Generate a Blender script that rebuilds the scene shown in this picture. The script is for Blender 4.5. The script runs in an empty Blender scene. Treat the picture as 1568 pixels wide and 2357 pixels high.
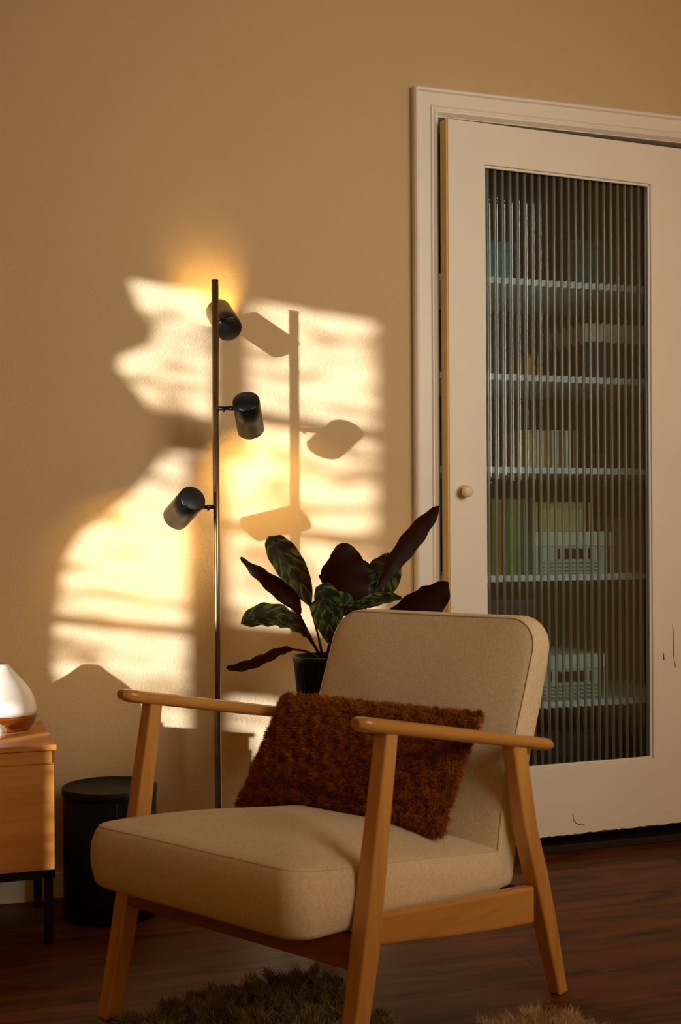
import bpy, math, random
import numpy as np
from mathutils import Vector, Matrix
random.seed(7); rng = np.random.default_rng(7)
sc = bpy.context.scene
col = sc.collection
V = Vector
PI = math.pi

# ------------------------------------------------------------------ helpers
def link(o, parent=None):
    col.objects.link(o)
    if parent is not None:
        o.parent = parent
        o.matrix_parent_inverse = parent.matrix_basis.inverted()
    return o

class MB:
    def __init__(s): s.v = []; s.f = []; s.sm = []; s.uv = {}
    def add(s, vs, fs, smooth=False):
        b = len(s.v); s.v += [tuple(v) for v in vs]
        for f in fs: s.f.append(tuple(b + i for i in f)); s.sm.append(smooth)
        return b
    def box(s, x0, x1, y0, y1, z0, z1, fn=None):
        vs = [(x, y, z) for z in (z0, z1) for y in (y0, y1) for x in (x0, x1)]
        if fn: vs = [fn(*v) for v in vs]
        s.add(vs, [(0,2,3,1),(4,5,7,6),(0,1,5,4),(2,6,7,3),(0,4,6,2),(1,3,7,5)])
    def rings(s, rs, cap0=True, cap1=True, smooth=True, closed=True):
        n = len(rs[0]); vs = [p for r in rs for p in r]; fs = []
        for i in range(len(rs) - 1):
            for j in range(n if closed else n - 1):
                k = (j + 1) % n
                fs.append((i*n+j, i*n+k, (i+1)*n+k, (i+1)*n+j))
        b = s.add(vs, fs, smooth)
        if cap0: s.f.append(tuple(b + j for j in range(n - 1, -1, -1))); s.sm.append(False)
        if cap1: s.f.append(tuple(b + (len(rs)-1)*n + j for j in range(n))); s.sm.append(False)
    def lathe(s, prof, c=(0,0,0), axis=(0,0,1), n=48, cap0=True, cap1=True):
        ax = V(axis).normalized(); a = ax.orthogonal().normalized(); b = ax.cross(a)
        rs = []
        for r, h in prof:
            rs.append([V(c) + ax*h + (a*math.cos(t) + b*math.sin(t))*max(r, 1e-5) for t in [2*PI*i/n for i in range(n)]])
        s.rings(rs, cap0, cap1)
    def tube(s, pts, r, n=12, caps=True):
        pts = [V(p) for p in pts]; rs = []
        rr = r if isinstance(r, (list, tuple)) else [r]*len(pts)
        prev = None
        for i, p in enumerate(pts):
            t = (pts[min(i+1, len(pts)-1)] - pts[max(i-1, 0)]).normalized()
            if prev is None: a = t.orthogonal().normalized()
            else:
                a = prev - t*prev.dot(t)
                a = a.normalized() if a.length > 1e-6 else t.orthogonal().normalized()
            prev = a; b = t.cross(a)
            rs.append([p + (a*math.cos(q) + b*math.sin(q))*rr[i] for q in [2*PI*k/n for k in range(n)]])
        s.rings(rs, caps, caps)
    def build(s, name, mat, parent=None, bevel=0, seg=2, loc=None, rot=None, auto=None):
        me = bpy.data.meshes.new(name); me.from_pydata(s.v, [], s.f); me.update()
        me.polygons.foreach_set('use_smooth', s.sm)
        import bmesh
        bm = bmesh.new(); bm.from_mesh(me); bmesh.ops.recalc_face_normals(bm, faces=bm.faces); bm.to_mesh(me); bm.free()
        for m_ in (mat if isinstance(mat, (list, tuple)) else [mat]): me.materials.append(m_)
        o = bpy.data.objects.new(name, me)
        if loc is not None: o.location = loc
        if rot is not None: o.rotation_euler = rot
        link(o, parent)
        if bevel:
            b = o.modifiers.new('bevel', 'BEVEL'); b.width = bevel; b.segments = seg; b.limit_method = 'ANGLE'; b.angle_limit = math.radians(40)
            b.harden_normals = False
        return o

def thing(name, label, cat, loc=(0,0,0), rz=0, group=None):
    o = bpy.data.objects.new(name, None); o.empty_display_size = .1
    o.location = loc; o.rotation_euler = (0, 0, rz); col.objects.link(o)
    o['label'] = label; o['category'] = cat
    if group: o['group'] = group
    bpy.context.view_layer.update()
    return o
def tag(o, label, cat, group=None):
    o['label'] = label; o['category'] = cat
    if group: o['group'] = group
    return o
def struct(o): o['kind'] = 'structure'; return o
def lab(o, l): o['label'] = l; return o

def catmull(pts, n=8):
    P = [V(p) for p in pts]; P = [P[0]*2 - P[1]] + P + [P[-1]*2 - P[-2]]; out = []
    for i in range(1, len(P) - 2):
        for k in range(n):
            t = k/n; a, b, c, d = P[i-1], P[i], P[i+1], P[i+2]
            out.append(.5*((2*b) + (c-a)*t + (2*a-5*b+4*c-d)*t*t + (-a+3*b-3*c+d)*t**3))
    out.append(P[-2]); return out

# ------------------------------------------------------------------ materials
def srgb(h):
    if isinstance(h, str): h = [int(h[i:i+2], 16)/255 for i in (0, 2, 4)]
    return tuple((c/12.92 if c <= .04045 else ((c+.055)/1.055)**2.4) for c in h) + (1,)
def newmat(name):
    m = bpy.data.materials.new(name); m.use_nodes = True; nt = m.node_tree
    b = nt.nodes['Principled BSDF']; return m, nt, b
def N(nt, t, **kw):
    n = nt.nodes.new(t)
    for k, v in kw.items():
        if k in n.inputs: n.inputs[k].default_value = v
        else: setattr(n, k, v)
    return n
def plain(name, c, rough=.5, metal=0, bump=0, bscale=200, var=0, vscale=8, spec=.5, **kw):
    m, nt, b = newmat(name); c = srgb(c) if isinstance(c, str) else c
    b.inputs['Base Color'].default_value = c; b.inputs['Roughness'].default_value = rough
    b.inputs['Metallic'].default_value = metal; b.inputs['Specular IOR Level'].default_value = spec
    for k, v in kw.items(): b.inputs[k].default_value = v
    tc = N(nt, 'ShaderNodeTexCoord')
    if bump:
        n = N(nt, 'ShaderNodeTexNoise', Scale=bscale, Detail=3.); nt.links.new(tc.outputs['Object'], n.inputs['Vector'])
        bp = N(nt, 'ShaderNodeBump', Strength=bump, Distance=.002); nt.links.new(n.outputs['Fac'], bp.inputs['Height'])
        nt.links.new(bp.outputs[0], b.inputs['Normal'])
    if var:
        n = N(nt, 'ShaderNodeTexNoise', Scale=vscale, Detail=4.); nt.links.new(tc.outputs['Object'], n.inputs['Vector'])
        r = N(nt, 'ShaderNodeValToRGB'); r.color_ramp.elements[0].color = tuple(x*(1-var) for x in c[:3]) + (1,)
        r.color_ramp.elements[1].color = tuple(min(1, x*(1+var)) for x in c[:3]) + (1,)
        r.color_ramp.elements[0].position = .3; r.color_ramp.elements[1].position = .7
        nt.links.new(n.outputs['Fac'], r.inputs[0]); nt.links.new(r.outputs[0], b.inputs['Base Color'])
    return m
def wood(name, c1, c2, along='Z', rough=.38, sc_=14, stretch=.07, coat=0.):
    m, nt, b = newmat(name); tc = N(nt, 'ShaderNodeTexCoord'); mp = N(nt, 'ShaderNodeMapping')
    s = [1, 1, 1]; s['XYZ'.index(along)] = stretch; mp.inputs['Scale'].default_value = s
    nt.links.new(tc.outputs['Object'], mp.inputs['Vector'])
    n1 = N(nt, 'ShaderNodeTexNoise', Scale=sc_, Detail=6., Distortion=1.2); n2 = N(nt, 'ShaderNodeTexNoise', Scale=sc_*14, Detail=3.)
    nt.links.new(mp.outputs[0], n1.inputs['Vector']); nt.links.new(mp.outputs[0], n2.inputs['Vector'])
    mx = N(nt, 'ShaderNodeMath', operation='MULTIPLY_ADD'); mx.inputs[1].default_value = .45
    nt.links.new(n2.outputs['Fac'], mx.inputs[0]); nt.links.new(n1.outputs['Fac'], mx.inputs[2])
    r = N(nt, 'ShaderNodeValToRGB'); r.color_ramp.elements[0].position = .5; r.color_ramp.elements[1].position = .95
    r.color_ramp.elements[0].color = srgb(c1); r.color_ramp.elements[1].color = srgb(c2)
    nt.links.new(mx.outputs[0], r.inputs[0]); nt.links.new(r.outputs[0], b.inputs['Base Color'])
    bp = N(nt, 'ShaderNodeBump', Strength=.12, Distance=.001); nt.links.new(n2.outputs['Fac'], bp.inputs['Height']); nt.links.new(bp.outputs[0], b.inputs['Normal'])
    b.inputs['Roughness'].default_value = rough; b.inputs['Coat Weight'].default_value = coat
    return m

def wall_mat():
    m, nt, b = newmat('woven_wallpaper'); tc = N(nt, 'ShaderNodeTexCoord')
    n0 = N(nt, 'ShaderNodeTexNoise', Scale=2.2, Detail=3.); nt.links.new(tc.outputs['Object'], n0.inputs['Vector'])
    r = N(nt, 'ShaderNodeValToRGB'); r.color_ramp.elements[0].color = srgb('d4ba92'); r.color_ramp.elements[1].color = srgb('d9bf99')
    nt.links.new(n0.outputs['Fac'], r.inputs[0]); nt.links.new(r.outputs[0], b.inputs['Base Color'])
    mp = N(nt, 'ShaderNodeMapping'); mp.inputs['Scale'].default_value = (1, 1, 3.2); nt.links.new(tc.outputs['Object'], mp.inputs['Vector'])
    n1 = N(nt, 'ShaderNodeTexNoise', Scale=110., Detail=2.); nt.links.new(mp.outputs[0], n1.inputs['Vector'])
    vo = N(nt, 'ShaderNodeTexVoronoi', Scale=190.); nt.links.new(tc.outputs['Object'], vo.inputs['Vector'])
    ad = N(nt, 'ShaderNodeMath', operation='MULTIPLY_ADD'); ad.inputs[1].default_value = .6
    nt.links.new(vo.outputs['Distance'], ad.inputs[0]); nt.links.new(n1.outputs['Fac'], ad.inputs[2])
    bp = N(nt, 'ShaderNodeBump', Strength=.6, Distance=.0018); nt.links.new(ad.outputs[0], bp.inputs['Height'])
    nt.links.new(bp.outputs[0], b.inputs['Normal']); b.inputs['Roughness'].default_value = .85; b.inputs['Specular IOR Level'].default_value = .2
    return m
def floor_mat():
    m, nt, b = newmat('dark_laminate_planks'); tc = N(nt, 'ShaderNodeTexCoord')
    br = N(nt, 'ShaderNodeTexBrick', Scale=1., offset=.37, offset_frequency=2)
    br.inputs['Brick Width'].default_value = 1.25; br.inputs['Row Height'].default_value = .19; br.inputs['Mortar Size'].default_value = .0016
    br.inputs['Mortar Smooth'].default_value = .3; br.inputs['Bias'].default_value = 0
    br.inputs['Color1'].default_value = (0, 0, 0, 1); br.inputs['Color2'].default_value = (1, 1, 1, 1); br.inputs['Mortar'].default_value = (.5, .5, .5, 1)
    nt.links.new(tc.outputs['Object'], br.inputs['Vector'])
    mp = N(nt, 'ShaderNodeMapping'); mp.inputs['Scale'].default_value = (.16, 1, 1); nt.links.new(tc.outputs['Object'], mp.inputs['Vector'])
    ofs = N(nt, 'ShaderNodeVectorMath', operation='MULTIPLY_ADD'); ofs.inputs[1].default_value = (3, 5, 7)
    nt.links.new(br.outputs['Color'], ofs.inputs[0]); nt.links.new(mp.outputs[0], ofs.inputs[2])
    n1 = N(nt, 'ShaderNodeTexNoise', Scale=13., Detail=6., Distortion=1.6); nt.links.new(ofs.outputs[0], n1.inputs['Vector'])
    n2 = N(nt, 'ShaderNodeTexNoise', Scale=120., Detail=3.); nt.links.new(ofs.outputs[0], n2.inputs['Vector'])
    r = N(nt, 'ShaderNodeValToRGB'); e = r.color_ramp.elements
    e[0].position = .3; e[0].color = srgb('321806'); e[1].position = .62; e[1].color = srgb('774516')
    x = r.color_ramp.elements.new(.42); x.color = srgb('582e0c')
    nt.links.new(n1.outputs['Fac'], r.inputs[0])
    mixp = N(nt, 'ShaderNodeMix', data_type='RGBA', blend_type='MULTIPLY'); mixp.inputs[0].default_value = .55
    r2 = N(nt, 'ShaderNodeValToRGB'); r2.color_ramp.elements[0].color = (.62, .58, .55, 1); r2.color_ramp.elements[1].color = (1, 1, 1, 1)
    nt.links.new(br.outputs['Color'], r2.inputs[0]); nt.links.new(r.outputs[0], mixp.inputs[6]); nt.links.new(r2.outputs[0], mixp.inputs[7])
    mo = N(nt, 'ShaderNodeMix', data_type='RGBA'); mo.inputs[7].default_value = srgb('2a1408')
    nt.links.new(br.outputs['Fac'], mo.inputs[0]); nt.links.new(mixp.outputs[2], mo.inputs[6]); nt.links.new(mo.outputs[2], b.inputs['Base Color'])
    bp = N(nt, 'ShaderNodeBump', Strength=.15, Distance=.001); nt.links.new(n2.outputs['Fac'], bp.inputs['Height']); nt.links.new(bp.outputs[0], b.inputs['Normal'])
    b.inputs['Roughness'].default_value = .48; b.inputs['Specular IOR Level'].default_value = .3
    return m
def fabric_mat(name, c1, c2, sc_=420):
    m, nt, b = newmat(name); tc = N(nt, 'ShaderNodeTexCoord')
    n = N(nt, 'ShaderNodeTexNoise', Scale=170., Detail=8., Roughness=.9); nt.links.new(tc.outputs['Object'], n.inputs['Vector'])
    r = N(nt, 'ShaderNodeValToRGB'); r.color_ramp.elements[0].position = .36; r.color_ramp.elements[1].position = .6
    r.color_ramp.elements[0].color = srgb(c1); r.color_ramp.elements[1].color = srgb(c2)
    nt.links.new(n.outputs['Fac'], r.inputs[0]); nt.links.new(r.outputs[0], b.inputs['Base Color'])
    w1 = N(nt, 'ShaderNodeTexWave', Scale=sc_*.6, bands_direction='X', Distortion=2.); w2 = N(nt, 'ShaderNodeTexWave', Scale=sc_*.6, bands_direction='Z', Distortion=2.)
    for w in (w1, w2): nt.links.new(tc.outputs['Object'], w.inputs['Vector'])
    ad = N(nt, 'ShaderNodeMath', operation='ADD'); nt.links.new(w1.outputs['Fac'], ad.inputs[0]); nt.links.new(w2.outputs['Fac'], ad.inputs[1])
    bp = N(nt, 'ShaderNodeBump', Strength=.25, Distance=.0006); nt.links.new(ad.outputs[0], bp.inputs['Height']); nt.links.new(bp.outputs[0], b.inputs['Normal'])
    b.inputs['Roughness'].default_value = .95; b.inputs['Specular IOR Level'].default_value = .1
    b.inputs['Sheen Weight'].default_value = .15
    return m
def fur_mat(name, dark, light, rough=.8):
    m, nt, b = newmat(name)
    at = N(nt, 'ShaderNodeAttribute', attribute_name='tint'); r = N(nt, 'ShaderNodeValToRGB')
    r.color_ramp.elements[0].color = srgb(dark); r.color_ramp.elements[1].color = srgb(light)
    nt.links.new(at.outputs['Fac'], r.inputs[0]); nt.links.new(r.outputs[0], b.inputs['Base Color'])
    b.inputs['Roughness'].default_value = rough; b.inputs['Specular IOR Level'].default_value = .2
    return m
def leaf_mat():
    m, nt, b = newmat('calathea_leaf'); uv = N(nt, 'ShaderNodeUVMap'); sp = N(nt, 'ShaderNodeSeparateXYZ'); nt.links.new(uv.outputs[0], sp.inputs[0])
    # feathered light bands running out from the midrib, u = 0..1 across, v = along
    au = N(nt, 'ShaderNodeMath', operation='SUBTRACT'); au.inputs[1].default_value = .5; nt.links.new(sp.outputs['X'], au.inputs[0])
    ab = N(nt, 'ShaderNodeMath', operation='ABSOLUTE'); nt.links.new(au.outputs[0], ab.inputs[0])
    k = N(nt, 'ShaderNodeMath', operation='MULTIPLY_ADD'); k.inputs[1].default_value = -.55; nt.links.new(ab.outputs[0], k.inputs[0]); nt.links.new(sp.outputs['Y'], k.inputs[2])
    cb = N(nt, 'ShaderNodeCombineXYZ'); nt.links.new(k.outputs[0], cb.inputs[0]); nt.links.new(ab.outputs[0], cb.inputs[1])
    no = N(nt, 'ShaderNodeTexNoise', Scale=4.5, Detail=3., Distortion=.4); mp = N(nt, 'ShaderNodeMapping'); mp.inputs['Scale'].default_value = (2.6, .9, 1)
    nt.links.new(cb.outputs[0], mp.inputs[0]); nt.links.new(mp.outputs[0], no.inputs['Vector'])
    r = N(nt, 'ShaderNodeValToRGB'); e = r.color_ramp.elements; e[0].position = .50; e[0].color = srgb('0c1f10'); e[1].position = .66; e[1].color = srgb('5a6a30')
    x = e.new(.58); x.color = srgb('183219')
    ma = N(nt, 'ShaderNodeMath', operation='MULTIPLY_ADD'); ma.inputs[1].default_value = .30; nt.links.new(ab.outputs[0], ma.inputs[0]); nt.links.new(no.outputs['Fac'], ma.inputs[2])
    nt.links.new(ma.outputs[0], r.inputs[0])
    g = N(nt, 'ShaderNodeNewGeometry'); mx = N(nt, 'ShaderNodeMix', data_type='RGBA'); mx.inputs[7].default_value = srgb('0a0403')
    nt.links.new(g.outputs['Backfacing'], mx.inputs[0]); nt.links.new(r.outputs[0], mx.inputs[6]); nt.links.new(mx.outputs[2], b.inputs['Base Color'])
    b.inputs['Roughness'].default_value = .55; b.inputs['Specular IOR Level'].default_value = .22
    tl = N(nt, 'ShaderNodeBsdfTranslucent'); tl.inputs[0].default_value = srgb('b0400c')
    ms = N(nt, 'ShaderNodeMixShader'); ms.inputs[0].default_value = .035
    out = nt.nodes['Material Output']; nt.links.new(b.outputs[0], ms.inputs[1]); nt.links.new(tl.outputs[0], ms.inputs[2]); nt.links.new(ms.outputs[0], out.inputs[0])
    return m

M = {}
M['wall'] = wall_mat(); M['floor'] = floor_mat()
M['white_paint'] = plain('old_white_gloss_paint', 'f2eee8', .42, bump=.12, bscale=40, var=.03, vscale=4)
M['edge_paint'] = plain('yellow_paint', 'e0bb6a', .5, bump=.2, bscale=60, var=.08, vscale=20)  # yellow base; on the door edge it carries bounced sunlight
M['ceiling'] = plain('ceiling_paint', 'cdbfa8', .9)
M['black_metal'] = plain('satin_black_metal', '080808', .32, metal=.0, spec=.5)
M['pole_metal'] = plain('black_chrome_pole', 'a08a62', .3, metal=1)
M['cap_metal'] = plain('lamp_cap_black', '14171a', .42, bump=.1, bscale=120)
M['oak'] = wood('oak_veneer', 'c07c30', 'dc9c4c', along='X', rough=.5, sc_=9, stretch=.08)
M['beech'] = wood('honey_lacquered_beech', 'bb8240', 'd8a35c', along='Z', rough=.3, sc_=7, stretch=.06, coat=.25)
M['beech_y'] = wood('beech_rail', 'bb8240', 'd8a35c', along='Y', rough=.3, sc_=7, stretch=.06, coat=.25)
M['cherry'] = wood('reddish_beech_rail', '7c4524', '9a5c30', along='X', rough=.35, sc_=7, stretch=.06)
M['dif_wood'] = wood('diffuser_wood', '6e2e0e', 'a4561f', along='X', rough=.3, sc_=20, stretch=.15)
M['fabric'] = fabric_mat('beige_wool_blend', 'd0bb98', 'f0e0c4')
M['piping'] = plain('beige_piping', 'd8c29a', .95)
M['fur'] = fur_mat('rust_brown_faux_fur', '341304', 'd27c2c')
M['pillow_base'] = plain('rust_backing', '4a1c06', .9)
M['rug_fur'] = fur_mat('grey_green_shag', '241c0c', 'a89460')
M['rug_base'] = plain('rug_backing', '2e2716', 1)
M['sheep'] = fur_mat('beige_sheepskin', '94744e', 'e0c8a2')
M['black_matte'] = plain('black_matte', '060605', .6, bump=.1, spec=.3)
M['pot'] = plain('dark_green_plastic', '0c120b', .5)
M['soil'] = plain('potting_soil', '1a100a', 1, bump=1, bscale=300)
M['leaf'] = leaf_mat()
M['stem'] = plain('dark_stem', '2a150e', .5)
M['white_plastic'] = plain('frosted_white_plastic', 'f2ece2', .28)
M['white_plastic'].node_tree.nodes['Principled BSDF'].inputs['Subsurface Weight'].default_value = .25
M['white_plastic'].node_tree.nodes['Principled BSDF'].inputs['Subsurface Radius'].default_value = (.02, .015, .01)
M['knob'] = plain('cream_enamel', 'eadcc0', .3)
M['dark_line'] = plain('chipped_paint_edge', '4a3018', .9)
M['closet'] = plain('closet_dark_teal', '2a5058', .8)
M['shelf'] = plain('shelf_white', 'ffffff', .6)
M['dark_wood'] = plain('dark_threshold', '1c0e06', .7)

def bulb_mat(st):
    m = bpy.data.materials.new('warm_bulb'); m.use_nodes = True; nt = m.node_tree; nt.nodes.clear()
    e = nt.nodes.new('ShaderNodeEmission'); e.inputs[0].default_value = (1, .58, .14, 1); e.inputs[1].default_value = st
    o = nt.nodes.new('ShaderNodeOutputMaterial'); nt.links.new(e.outputs[0], o.inputs[0]); return m
def glass_mat(name='reeded_glass', c=(.76, .95, 1, 1), rough=.02, tr=1):
    m, nt, b = newmat(name)
    b.inputs['Base Color'].default_value = c; b.inputs['Roughness'].default_value = rough
    b.inputs['Transmission Weight'].default_value = tr; b.inputs['IOR'].default_value = 1.5
    tc = N(nt, 'ShaderNodeTexCoord'); n = N(nt, 'ShaderNodeTexNoise', Scale=60., Detail=2.); nt.links.new(tc.outputs['Object'], n.inputs['Vector'])
    bp = N(nt, 'ShaderNodeBump', Strength=.06, Distance=.002); nt.links.new(n.outputs['Fac'], bp.inputs['Height']); nt.links.new(bp.outputs[0], b.inputs['Normal'])
    return m
M['glass'] = glass_mat(); M['rib_glass'] = glass_mat('rib_glass', (.42, .60, .64, 1), .5, .93)
M['rib_glass'].node_tree.nodes['Principled BSDF'].inputs['Coat Weight'].default_value = .8
M['rib_glass'].node_tree.nodes['Principled BSDF'].inputs['Coat Roughness'].default_value = .12
def window_glass():  # noise tint put into the pane to streak the sunlight
    m = bpy.data.materials.new('sun_streak_glass'); m.use_nodes = True; nt = m.node_tree; nt.nodes.clear()
    tc = N(nt, 'ShaderNodeTexCoord'); mp = N(nt, 'ShaderNodeMapping'); mp.inputs['Scale'].default_value = (1, 1.6, 4.5)
    nt.links.new(tc.outputs['Object'], mp.inputs[0])
    n = N(nt, 'ShaderNodeTexNoise', Scale=4.5, Detail=4., Distortion=.8); nt.links.new(mp.outputs[0], n.inputs['Vector'])
    r = N(nt, 'ShaderNodeValToRGB'); e = r.color_ramp.elements; e[0].position = .34; e[0].color = (.40, .36, .30, 1); e[1].position = .52; e[1].color = (1, 1, 1, 1)
    nt.links.new(n.outputs['Fac'], r.inputs[0]); t = N(nt, 'ShaderNodeBsdfTransparent'); nt.links.new(r.outputs[0], t.inputs[0])
    o = nt.nodes.new('ShaderNodeOutputMaterial'); nt.links.new(t.outputs[0], o.inputs[0]); return m
M['window_glass'] = window_glass()

# ------------------------------------------------------------------ the room
WX0, WX1 = 1.388, 2.262      # door opening in the back wall
WT = 2.13
XL = -1.5                    # left wall
b = MB(); b.box(XL, WX0, 0, .12, 0, 2.75); b.box(WX1, 3.6, 0, .12, 0, 2.75); b.box(WX0, WX1, 0, .12, WT, 2.75)
struct(b.build('wall_back', M['wall']))
b = MB(); b.box(XL - .15, 3.6, -4.8, .75, -.05, 0); struct(b.build('floor', M['floor']))
b = MB(); b.box(XL - .15, 3.6, -4.8, .12, 2.75, 2.85); struct(b.build('ceiling', M['ceiling']))
# baseboard
b = MB(); b.box(XL, 1.30, -.014, 0, 0, .07); struct(b.build('baseboard_back', M['white_paint'], bevel=.004))

# left wall with the sunny window (sun comes in low through it)
def wp(X, z):               # point of the left wall's inner face that throws sunlight on (X, z) of the back wall
    t = (X - XL)/1.33
    return (-t, z + .16*t)
yA, yB = -(.275 - XL)/1.33, -(1.200 + .06 - XL)/1.33     # far and near jambs
zs, zt = .38, 1.865
b = MB(); b.box(XL-.06, XL, yA, .12, 0, 2.75); b.box(XL-.06, XL, -4.8, yB, 0, 2.75)
b.box(XL-.06, XL, yB, yA, 0, zs); b.box(XL-.06, XL, yB, yA, zt, 2.75)
struct(b.build('wall_left', M['wall']))
ym0, ym1 = -(.742+.03-XL)/1.33, -(.775+.03-XL)/1.33
wf = MB()
def wy(X): return -(X + .03 - XL)/1.33
wf.box(XL-.037, XL-.023, wy(.775), wy(.742), zs, zt)           # mullion, then stile boxes added to trim the sun patches
wf.box(XL-.037, XL-.023, wy(.835), wy(.775), 1.42, zt)
wf.box(XL-.037, XL-.023, wy(.742), wy(.668), zs, 1.42)
wf.box(XL-.037, XL-.023, wy(.835), wy(.775), zs, .69)
wf.box(XL-.037, XL-.023, wy(.742), yA, zs, .66)                # filler added to block low sun through the far sash
wf.box(XL-.037, XL-.023, ym0, yA, 1.425, 1.528)                 # muntins, far sash; upper one widened to block sun
wf.box(XL-.037, XL-.023, ym0, yA, .934, .960)
for z0, z1 in ((1.528, 1.566), (1.226, 1.260), (.78, .98)): wf.box(XL-.037, XL-.023, yB, ym1, z0, z1)  # near sash bars; lowest made broad to block sun
wfo = struct(wf.build('window_1', M['white_paint']))
pg = MB(); pg.box(XL-.034, XL-.030, yB, yA, zs, zt); pg.build('pane', M['window_glass'], wfo)
# unseen curtain added as occluder, its edge shaped to cut the sun patch
edge = [(.30,.45),(.255,.60),(.26,.72),(.285,.88),(.33,.95),(.44,1.03),(.50,1.09),(.545,1.15),(.56,1.20),(.53,1.245),(.49,1.31),(.43,1.38),(.435,1.41),(.52,1.45),(.53,1.49),(.485,1.55),(.47,1.60),(.46,1.68)]
e2 = [wp(*p) for p in edge]
b = MB(); cols = 24; rsF, rsB = [], []
for (y, z) in e2:
    rf = []
    for k in range(cols + 1):
        s = k/cols; yy = y + s*( -.93 - y); xx = XL + .045 + .012*math.sin(s*34 + z*1.5)
        rf.append((xx, yy, z))
    rsF.append(rf); rsB.append([(x+.004, y_, z_) for x, y_, z_ in rf])
loops = [f + r[::-1] for f, r in zip(rsF, rsB)]
b.rings(loops, True, True, smooth=True)
tag(b.build('curtain', plain('curtain_cloth', '8a7354', .9)), 'unseen folded tan curtain shaped to mask the sun at the left wall window', 'curtain')

# ------------------------------------------------------------------ door casing, door, closet
def casing():
    b = MB()
    prof = [(-.072, 0), (-.072, -.024), (-.067, -.030), (-.060, -.029), (-.057, -.022), (-.022, -.022), (-.019, -.028), (-.014, -.022), (-.010, -.028), (-.003, -.026), (.005, -.016), (.005, 0)]
    # profile x = offset outwards negative, from the opening edge; swept up the left side and along the top
    xl, xr, zt_ = WX0 + .0, WX1, 2.136
    r1 = [(xl + p, q, 0) for p, q in prof]; r2 = [(xl + p, q, zt_ - p) for p, q in prof]
    r3 = [(xr - p, q, zt_ - p) for p, q in prof]; r4 = [(xr - p, q, 0) for p, q in prof]
    b.rings([r1, r2, r3, r4], smooth=False)
    # jamb lining inside the opening
    b.box(WX0 - .001, WX0 + .006, -.014, .12, 0, 2.135); b.box(WX1 - .006, WX1 + .001, -.014, .12, 0, 2.135); b.box(WX0, WX1, -.014, .12, 2.128, 2.14)
    return b
struct(casing().build('trim_1', M['white_paint'], bevel=.0012, seg=1))

DA = math.atan2(.05, .86)
door = bpy.data.objects.new('door_1', None); col.objects.link(door)
door.location = (1.39, -.07, 0); door.rotation_euler = (0, 0, DA); door['kind'] = 'structure'
bpy.context.view_layer.update()
def dbuild(b, name, mat, **kw):
    o = b.build(name, mat, **kw); o.parent = door; return o
DW, DT = .857, .038
g0, g1, gz0, gz1 = .124, .689, .259, 1.99
def door_fn():
    b = MB(); z0, z1 = .056, 2.108
    # front faces as one slab with a hole
    b.box(.009, g0, 0, DT, z0, z1); b.box(g1, DW, 0, DT, z0, z1)
    b.box(g0, g1, 0, DT, z0, gz0); b.box(g0, g1, 0, DT, gz1, z1)
    import bmesh
    return b
b = MB(); z0, z1 = .056, 2.108
o = [(.009, z0), (DW, z0), (DW, z1), (.009, z1)]; i_ = [(g0, gz0), (g1, gz0), (g1, gz1), (g0, gz1)]
vs = [(x, 0, z) for x, z in o + i_] + [(x, DT, z) for x, z in o + i_]
fs = []
for k in range(4):
    j = (k + 1) % 4
    fs += [(k, j, 4+j, 4+k), (8+j, 8+k, 12+k, 12+j), (k, 8+k, 8+j, j), (4+k, 4+j, 12+j, 12+k)]
b.add(vs, fs); dbuild(b, 'door_panel', M['white_paint'], bevel=.002)
b = MB(); b.box(.003, .009, .001, DT, .056, 2.108); lab(dbuild(b, 'door_edge', M['edge_paint'], bevel=.0015), 'leading edge of the door, coloured yellow for bounced sun')  # yellow colour stands in for sun bounced onto this edge
# glazing bead
b = MB(); t = .007
b.box(g0, g0+t, .006, .014, gz0, gz1); b.box(g1-t, g1, .006, .014, gz0, gz1); b.box(g0, g1, .006, .014, gz0, gz0+t); b.box(g0, g1, .006, .014, gz1-t, gz1)
dbuild(b, 'glazing_bead', M['white_paint'], bevel=.0015)
# reeded pane: real ribs on the room side, flat behind
b = MB(); nr = 23; per = (g1 - g0 - .002)/nr; seg = 12; xs, ys = [], []
R_ = per*.60; sag = R_ - math.sqrt(R_*R_ - per*per/4)
for k in range(nr):
    # each reed: a clear shallow strip, then a narrow raised half-round rib
    for q in range(5):
        u = q/5; xs.append(g0 + .001 + per*(k + .56*u)); ys.append(.019 - .0006*math.sin(PI*u))
    for q in range(9):
        u = q/9; xs.append(g0 + .001 + per*(k + .56 + .44*u)); ys.append(.019 - .0034*math.sin(PI*u)**.7)
xs.append(g1 - .001); ys.append(.019)
ptsf = list(zip(xs, ys)); loop = ptsf + [(g1 - .001, .0245), (g0 + .001, .0245)]
b.rings([[(x, y, z) for x, y in loop] for z in (gz0 + .002, gz1 - .002)], smooth=True)
gl = dbuild(b, 'reeded_pane', [M['glass'], M['rib_glass']]); lab(gl, 'vertically reeded glass pane')
# split normals so flat sides and caps stay sharp
me = gl.data
for p in me.polygons:
    p.use_smooth = len(p.vertices) == 4
    if len(p.vertices) == 4 and p.center.y < .0189 and ((p.center.x - g0 - .001)/per) % 1 > .56: p.material_index = 1
try:
    me.set_sharp_from_angle(angle=math.radians(34))
except Exception: pass
# knob
b = MB(); kx, kz = .051, 1.059
b.lathe([(.0185, 0), (.0185, .004), (.015, .007)], (kx, 0, kz), (0, -1, 0), 32)
hn = dbuild(b, 'door_handle', M['edge_paint'])
b = MB(); b.lathe([(.0085, .006), (.0085, .014), (.0135, .018), (.0165, .024), (.0165, .031), (.0135, .036), (.006, .0375)], (kx, 0, kz), (0, -1, 0), 32)
kn = b.build('knob', M['knob']); kn.parent = hn
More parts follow.
